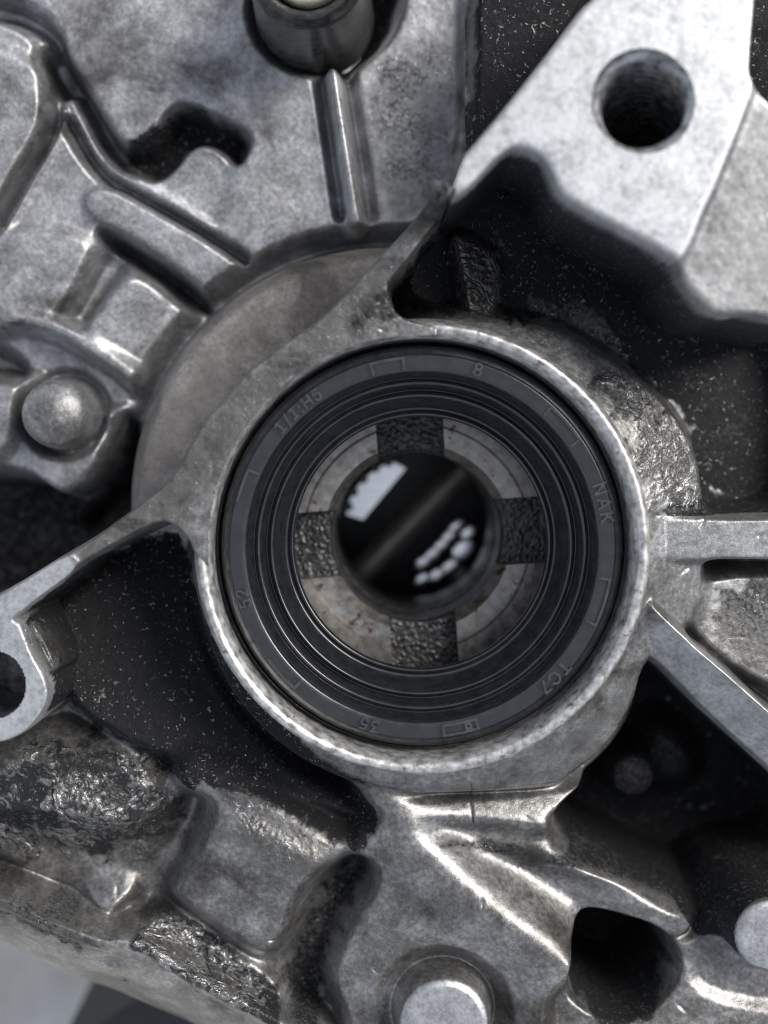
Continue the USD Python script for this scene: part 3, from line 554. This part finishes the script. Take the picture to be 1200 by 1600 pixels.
# rough floors of the four slots
for k, mid in enumerate((94, 184, 274, 364)):
    u = np.array([math.cos(math.radians(mid)), math.sin(math.radians(mid))]); w = np.array([-u[1], u[0]]); hw = 52.5 * MM * (DIST - ZH) / DIST
    a, b = np.meshgrid(np.linspace(11.6, 21, 70), np.linspace(-hw, hw, 70), indexing='ij')
    a2 = np.sqrt(np.maximum(a ** 2 - 0.0 * b ** 2, 1)); q = hc + a2[..., None] * u + b[..., None] * w
    z = ZH - 3.8 + 0.55 * (meshkit.fbm(np.stack([a, b, 0 * a + k * 9], -1) * 2.8, 3, 3) - 0.5) - 1.2 * sstep((13.1 - np.hypot(a, b)) / 0.6)
    keepq = np.hypot(a, b) > 12.6
    h, wq = a.shape; idx = np.arange(h * wq).reshape(h, wq); kk = keepq[:-1, :-1] & keepq[1:, 1:] & keepq[:-1, 1:] & keepq[1:, :-1]
    qd = np.stack([idx[:-1, :-1][kk], idx[1:, :-1][kk], idx[1:, 1:][kk], idx[:-1, 1:][kk]], 1)
    obj('slot_floor', trimesh.Trimesh(np.dstack([q, z]).reshape(-1, 3), np.vstack([qd[:, [0, 1, 2]], qd[:, [0, 2, 3]]]), process=False), 'rough_steel', hub, True)

def tube(a, b, r, n=24, caps=True):
    a, b = np.array(a, float), np.array(b, float); m = trimesh.creation.cylinder(r, segment=[a, b], sections=n); return m
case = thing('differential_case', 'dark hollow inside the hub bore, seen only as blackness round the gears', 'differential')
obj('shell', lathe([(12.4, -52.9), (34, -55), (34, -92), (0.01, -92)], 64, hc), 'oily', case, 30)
pin = thing('cross_pin', 'dull brown cross pin lying diagonally deep in the bore', 'pin')
zp = -62.0
pa, pb = W(545, 915, zp), W(725, 735, zp)
obj('pin', tube(pa, pb, 2.5), 'pin', pin, True)
def gear(name, label, centre, axis, r, teeth, tooth_len, mat, thick):
    t = thing(name, label, 'gear')
    ax = np.array(axis, float); ax /= np.linalg.norm(ax); u = np.cross(ax, [0, 0, 1.0]); u /= np.linalg.norm(u); w = np.cross(u, ax)
    c = np.array(centre, float)
    obj('gear_body', trimesh.creation.cylinder(r * 0.86, segment=[c - ax * thick / 2, c + ax * thick / 2], sections=48), 'oily', t, 30)
    for x, y, lx, ly in teeth:
        e = trimesh.creation.icosphere(2); q = W(x, y, centre[2] + 5); k_ = MM * 1.3
        e.vertices = e.vertices * [lx * k_ * 1.5, ly * k_ * 1.3, 0.45]; R_ = trimesh.transformations.rotation_matrix(math.radians(-52 if lx < ly else 40), [0, 0, 1]); e.apply_transform(R_); e.apply_translation(q)
        obj('tooth', e, mat, t, True)
    return t
gear('pinion_gear', 'small bright toothed gear glinting low right inside the bore', W(716, 893, -66), (0.60, -0.66, 0.25), 6.0, [(661, 879, 7, 12), (676, 866, 7, 13), (690, 852, 7, 13), (702, 838, 7, 12), (713, 822, 6, 12), (660, 906, 7, 12), (683, 900, 8, 13), (704, 886, 8, 14), (725, 860, 11, 17), (733, 833, 8, 12)], 4.0, 'polished', 4.0)
pl = thing('daylight_plate', 'added polished plate standing in for daylight from the far opening, high left inside the bore', 'gear')  # polished plate added for the brightness of the far opening
z = -60.0
pp = [W(x, y, z)[:2] for x, y in ((616, 723), (634, 732), (567, 812), (541, 804), (545, 785), (556, 764), (574, 744), (596, 729))]
import shapely.geometry as sg
m = trimesh.creation.extrude_polygon(sg.Polygon(pp), 2.0, engine='earcut'); m.apply_translation([0, 0, z - 2]); obj('flat_face', m, 'polished', pl, False)
for x, y in ((545, 792), (553, 769), (568, 749), (587, 732), (607, 723)):
    c = W(x, y, z + 1.2); obj('tooth', tube([c[0], c[1], z - 0.2], c, 0.75, 12), 'oily', pl, 30)

# ================================================================== REAR CASE (upper left)
rear = thing('rear_gearbox_case', 'grey cast rear gearbox case with ribs, grooves and a round hub, behind the joint flange', 'gearbox')
G = Field(-80, -22, 22, 96, 0.22, -20); DZR = -9.0; G.dz = DZR
G.put([(390, -200), (800, -200), (740, 200), (660, 330), (560, 360), (540, 200), (480, 100)], -21.5, 3, ref=-20)
# panel at the far left with rounded edge, and grooves
G.put([(-200, 40), (0, 66), (30, 84), (58, 97), (72, 112), (80, 150), (83, 200), (76, 230), (52, 272), (22, 322), (-5, 385), (-200, 560)], -18.3, 2.6, name='panel', ref=-18)
G.ridge([(-80, -5), (0, 24), (45, 36), (82, 62), (97, 96), (96, 116)], -26, 1.8, 1.6, mode='min')
G.ridge([(-60, 40), (10, 42), (50, 58), (78, 80), (84, 102)], -22.5, 0.4, 1.6)
G.ridge([(90, 116), (96, 190), (82, 232), (46, 290), (14, 350), (-40, 440)], -25.5, 0.8, 1.2, mode='min')
G.ridge([(98, 112), (130, 160), (160, 212), (186, 252), (222, 268)], -30, 1.8, 1.8, mode='min')
G.put([(184, 238), (216, 272), (248, 284), (276, 262), (296, 232), (322, 222), (352, 236), (372, 262), (390, 226), (386, 212), (340, 188), (290, 168), (268, 182), (254, 210), (232, 236), (204, 234)], -30, 1.8, 'min', ref=-22)
G.put([(236, 290), (272, 268), (292, 238), (316, 226), (354, 246), (368, 264), (344, 345), (324, 362), (282, 338)], -20.5, 3.0, ref=-21, name='raised_pad')
G.ridge([(108, 158), (128, 196), (152, 246), (190, 280), (250, 312), (322, 362)], (-22, -19.5), 0.5, 2.0)
G.ridge([(112, 196), (146, 256), (180, 292), (245, 326), (312, 364), (384, 408)], -25, 0.5, 1.1, mode='min')
G.put([(120, 312), (165, 284), (246, 330), (330, 378), (398, 430), (332, 472), (250, 410), (165, 356)], -18.6, 1.2, name='rib', ref=-18.6, smooth=1)
G.put([(160, 358), (252, 412), (332, 474), (322, 500), (270, 455), (208, 408), (172, 386)], -33, 3.0, 'min', ref=-22)
G.put([(160, 385), (205, 410), (180, 440), (140, 500), (122, 522), (92, 505), (130, 440)], -25, 3.0, 'min', ref=-22)
G.put([(207, 418), (266, 460), (252, 500), (222, 550), (208, 584), (165, 552), (124, 526), (168, 462)], G.plane((207, 418, -17), (266, 460, -19), (150, 540, -18)), 2.2, name='raised_pad', ref=-18)
G.put([(-100, 380), (60, 350), (152, 372), (130, 430), (90, 500), (30, 502), (-100, 520)], -18.5, 2.5, ref=-18.5, name='panel')
G.ridge([(20, 498), (60, 505), (96, 512), (150, 548), (206, 586)], (-17.2, -17.5), 0.8, 2.0)
G.put([(20, 512), (96, 530), (210, 605), (218, 640), (150, 640), (80, 590), (-80, 560)], -24, 2.5, ref=-22)
G.put([(-100, 520), (10, 545), (50, 590), (20, 600), (-100, 580)], -30, 3, 'min', ref=-24)
G.put([(-100, 585), (10, 590), (40, 600), (30, 650), (10, 720), (-100, 730)], -18, 3, ref=-18)
G.put([(-160, 740), (60, 745), (110, 790), (180, 740), (190, 690), (212, 640), (205, 840), (100, 900), (-160, 1010)], -46, 5, ref=-25)
G.put([(44, 714), (62, 704), (128, 724), (136, 748), (106, 780), (52, 752)], -20, 2.5, ref=-20, name='raised_pad')
G.put([(150, 700), (180, 690), (185, 740), (150, 780), (110, 830), (100, 800), (140, 760)], -32, 3, 'max', ref=-30)
kc = W(84, 647, -14 + DZR)[:2]; rr = np.hypot(G.X - kc[0], G.Y - kc[1]); kr = 58 * MM * 1.11
m = 1 - sstep((rr - kr * 0.9) / 2.4); G.H = np.minimum(G.H, G.H * (1 - m) - 28 * m)
cap = np.where(rr < kr, -16.0 + 4.4 * np.sqrt(np.clip(1 - (rr / kr) ** 2, 0, 1)) , -99); cap = np.where((rr > kr * 0.93) & (rr < kr), -16.0 - (rr - kr * 0.93) * 14, cap)
G.H = np.maximum(G.H, cap); G.mark(rr < kr, 'domed_boss')
# hub of the rear case: a round drum whose edge shows beyond the flange
hc2 = W(606, 796, -13 + DZR)[:2]; rr = np.hypot(G.X - hc2[0], G.Y - hc2[1]); r0 = 411 * MM * (DIST + 13 - DZR) / DIST
m = 1 - sstep((rr - r0 - 1.2) / 3.2); G.H = np.minimum(G.H, G.H * (1 - m) - 27 * m)
G.H = np.maximum(G.H, np.where(rr < r0 + 3, -12.0 - 5.0 * sstep((rr - r0 + 3.0) / 3.2) ** 2 - np.clip(rr - r0, 0, 9) * 9 - 0.12 * np.clip(rr - r0 + 12, 0, 30), -99)); G.mark(rr < r0 + 0.6, 'hub')
# upright rib, round boss at the top, right edge
G.ridge([(512, 60), (524, 150), (540, 250), (556, 345)], -15.5, 1.3, 1.5, 'rib')
G.ridge([(494, 60), (506, 150), (521, 250), (534, 340)], -23.5, 0.4, 1.2, mode='min'); G.ridge([(534, 60), (548, 150), (564, 250), (578, 340)], -24.0, 0.6, 1.2, mode='min')
bc = W(490, 14, -21 + DZR)[:2]; rr = np.hypot(G.X - bc[0], G.Y - bc[1]); br = 88 * MM * 1.14
m = 1 - sstep((rr - br * 1.02) / 1.6); G.H = np.minimum(G.H, G.H * (1 - m) - 24.5 * m)
G.put([(560, -100), (625, -60), (625, 10), (600, 70), (560, 100), (530, 130), (520, 60)], -33, 3, 'min', ref=-25)
G.ridge([(737, -150), (736, 40), (733, 150), (725, 250)], -19.5, 1.2, 1.4, 'edge_strip')
P = G.paint
P('grime', [(-160, 745), (60, 750), (100, 790), (180, 740), (195, 680), (220, 620), (205, 840), (100, 900), (-160, 1010)], 0.78, 4, -30, 2)  # darkens the deep area below the domed boss
P('grime', [(184, 238), (216, 272), (248, 284), (276, 262), (296, 232), (322, 222), (352, 236), (372, 262), (390, 226), (386, 212), (340, 188), (290, 168), (254, 210), (204, 234)], 0.85, 2.0, -27, 0.6)  # shade of the pocket put into the colour
P('grime', [(94, 60), (130, 160), (160, 212), (186, 252), (222, 268), (200, 285), (140, 210), (100, 140)], 0.7, 2.0, -27, 0.6)  # shade of the slanting groove painted along it
P('grime', [(395, -100), (630, -100), (625, 20), (560, 110), (530, 140), (490, 110), (430, 90), (398, 20)], 0.8, 2.5, -24, 1.0)  # shade round the top boss and its recess painted in
P('grime', [(560, 100), (640, 60), (735, -60), (740, 340), (640, 340), (575, 345)], 0.42, 8, -21, 4.0)
P('grime', [(160, 358), (252, 412), (332, 474), (322, 500), (270, 455), (172, 386)], 0.6, 3, -27, 1.0)  # shade between rib and pad painted as black
P('grime', [(200, 800), (215, 690), (300, 560), (420, 470), (500, 496), (300, 690), (250, 760)], 0.25, 5, -12, 4.0)
G.H = ndimage.gaussian_filter(G.H, 1.3)
n1, n2 = G.noise(1.8, 31, 3), G.noise(0.7, 37, 2)
G.H += 0.10 * n1 + 0.05 * n2 + 0.5 * G.noise(9, 41, 2) + G.A['grime'] * (0.2 * n1 + 0.15 * n2)
keepG = G.sdf([*[(x - 4, y + 30) for x, y in web[:21]], (760, 260), (752, -220), (-300, -220), (-300, 1100)], -8, 0) > -4
keepG &= ~(rr < br - 0.6)
G.emit(rear, keepG, 'cast_rear', {'hub': 'brownish round hub edge beyond the flange', 'domed_boss': 'smooth round domed boss'}, {'hub': 'cast_brown'})
ob = obj('round_boss', lathe(arcs([(br + 0.5, -36), (br - 0.1, -20, 1), (br - 0.5, -9, 1.2), (br - 1.6, -7.2, 0.8), (br - 2.6, -7.6, 0.3), (br - 2.8, -10), (0.01, -10.2)]), 96, bc, 0.2, 3), 'oily', rear, True, 'oily dark round boss at the top edge')
obj('plug', lathe(arcs([(br - 3.4, -10.1), (br - 3.4, -7.2, 0.6), (br - 4.2, -6.6, 0.4), (0.01, -6.7)]), 64, bc), 'brass', ob, True, 'yellowish plug in the boss')

# ================================================================== GROUND
v = np.array([[-3000, -3000, -LIFT], [3000, -3000, -LIFT], [3000, 3000, -LIFT], [-3000, 3000, -LIFT]], float)
p = obj('concrete_floor', (v, np.array([[0, 1, 2], [0, 2, 3]])), 'concrete', '/World', False); tag(p, None, None, None, 'structure')
blk = trimesh.creation.box((46, 30, 70)); blk.apply_transform(trimesh.transformations.rotation_matrix(math.radians(35), [0, 0, 1]))
q = W(330, 1640, -60); blk.apply_translation([q[0], q[1], -95])
p = obj('support_block', blk, 'block', '/World', False); tag(p, 'black block under the lower left edge of the gearbox housing', 'block')
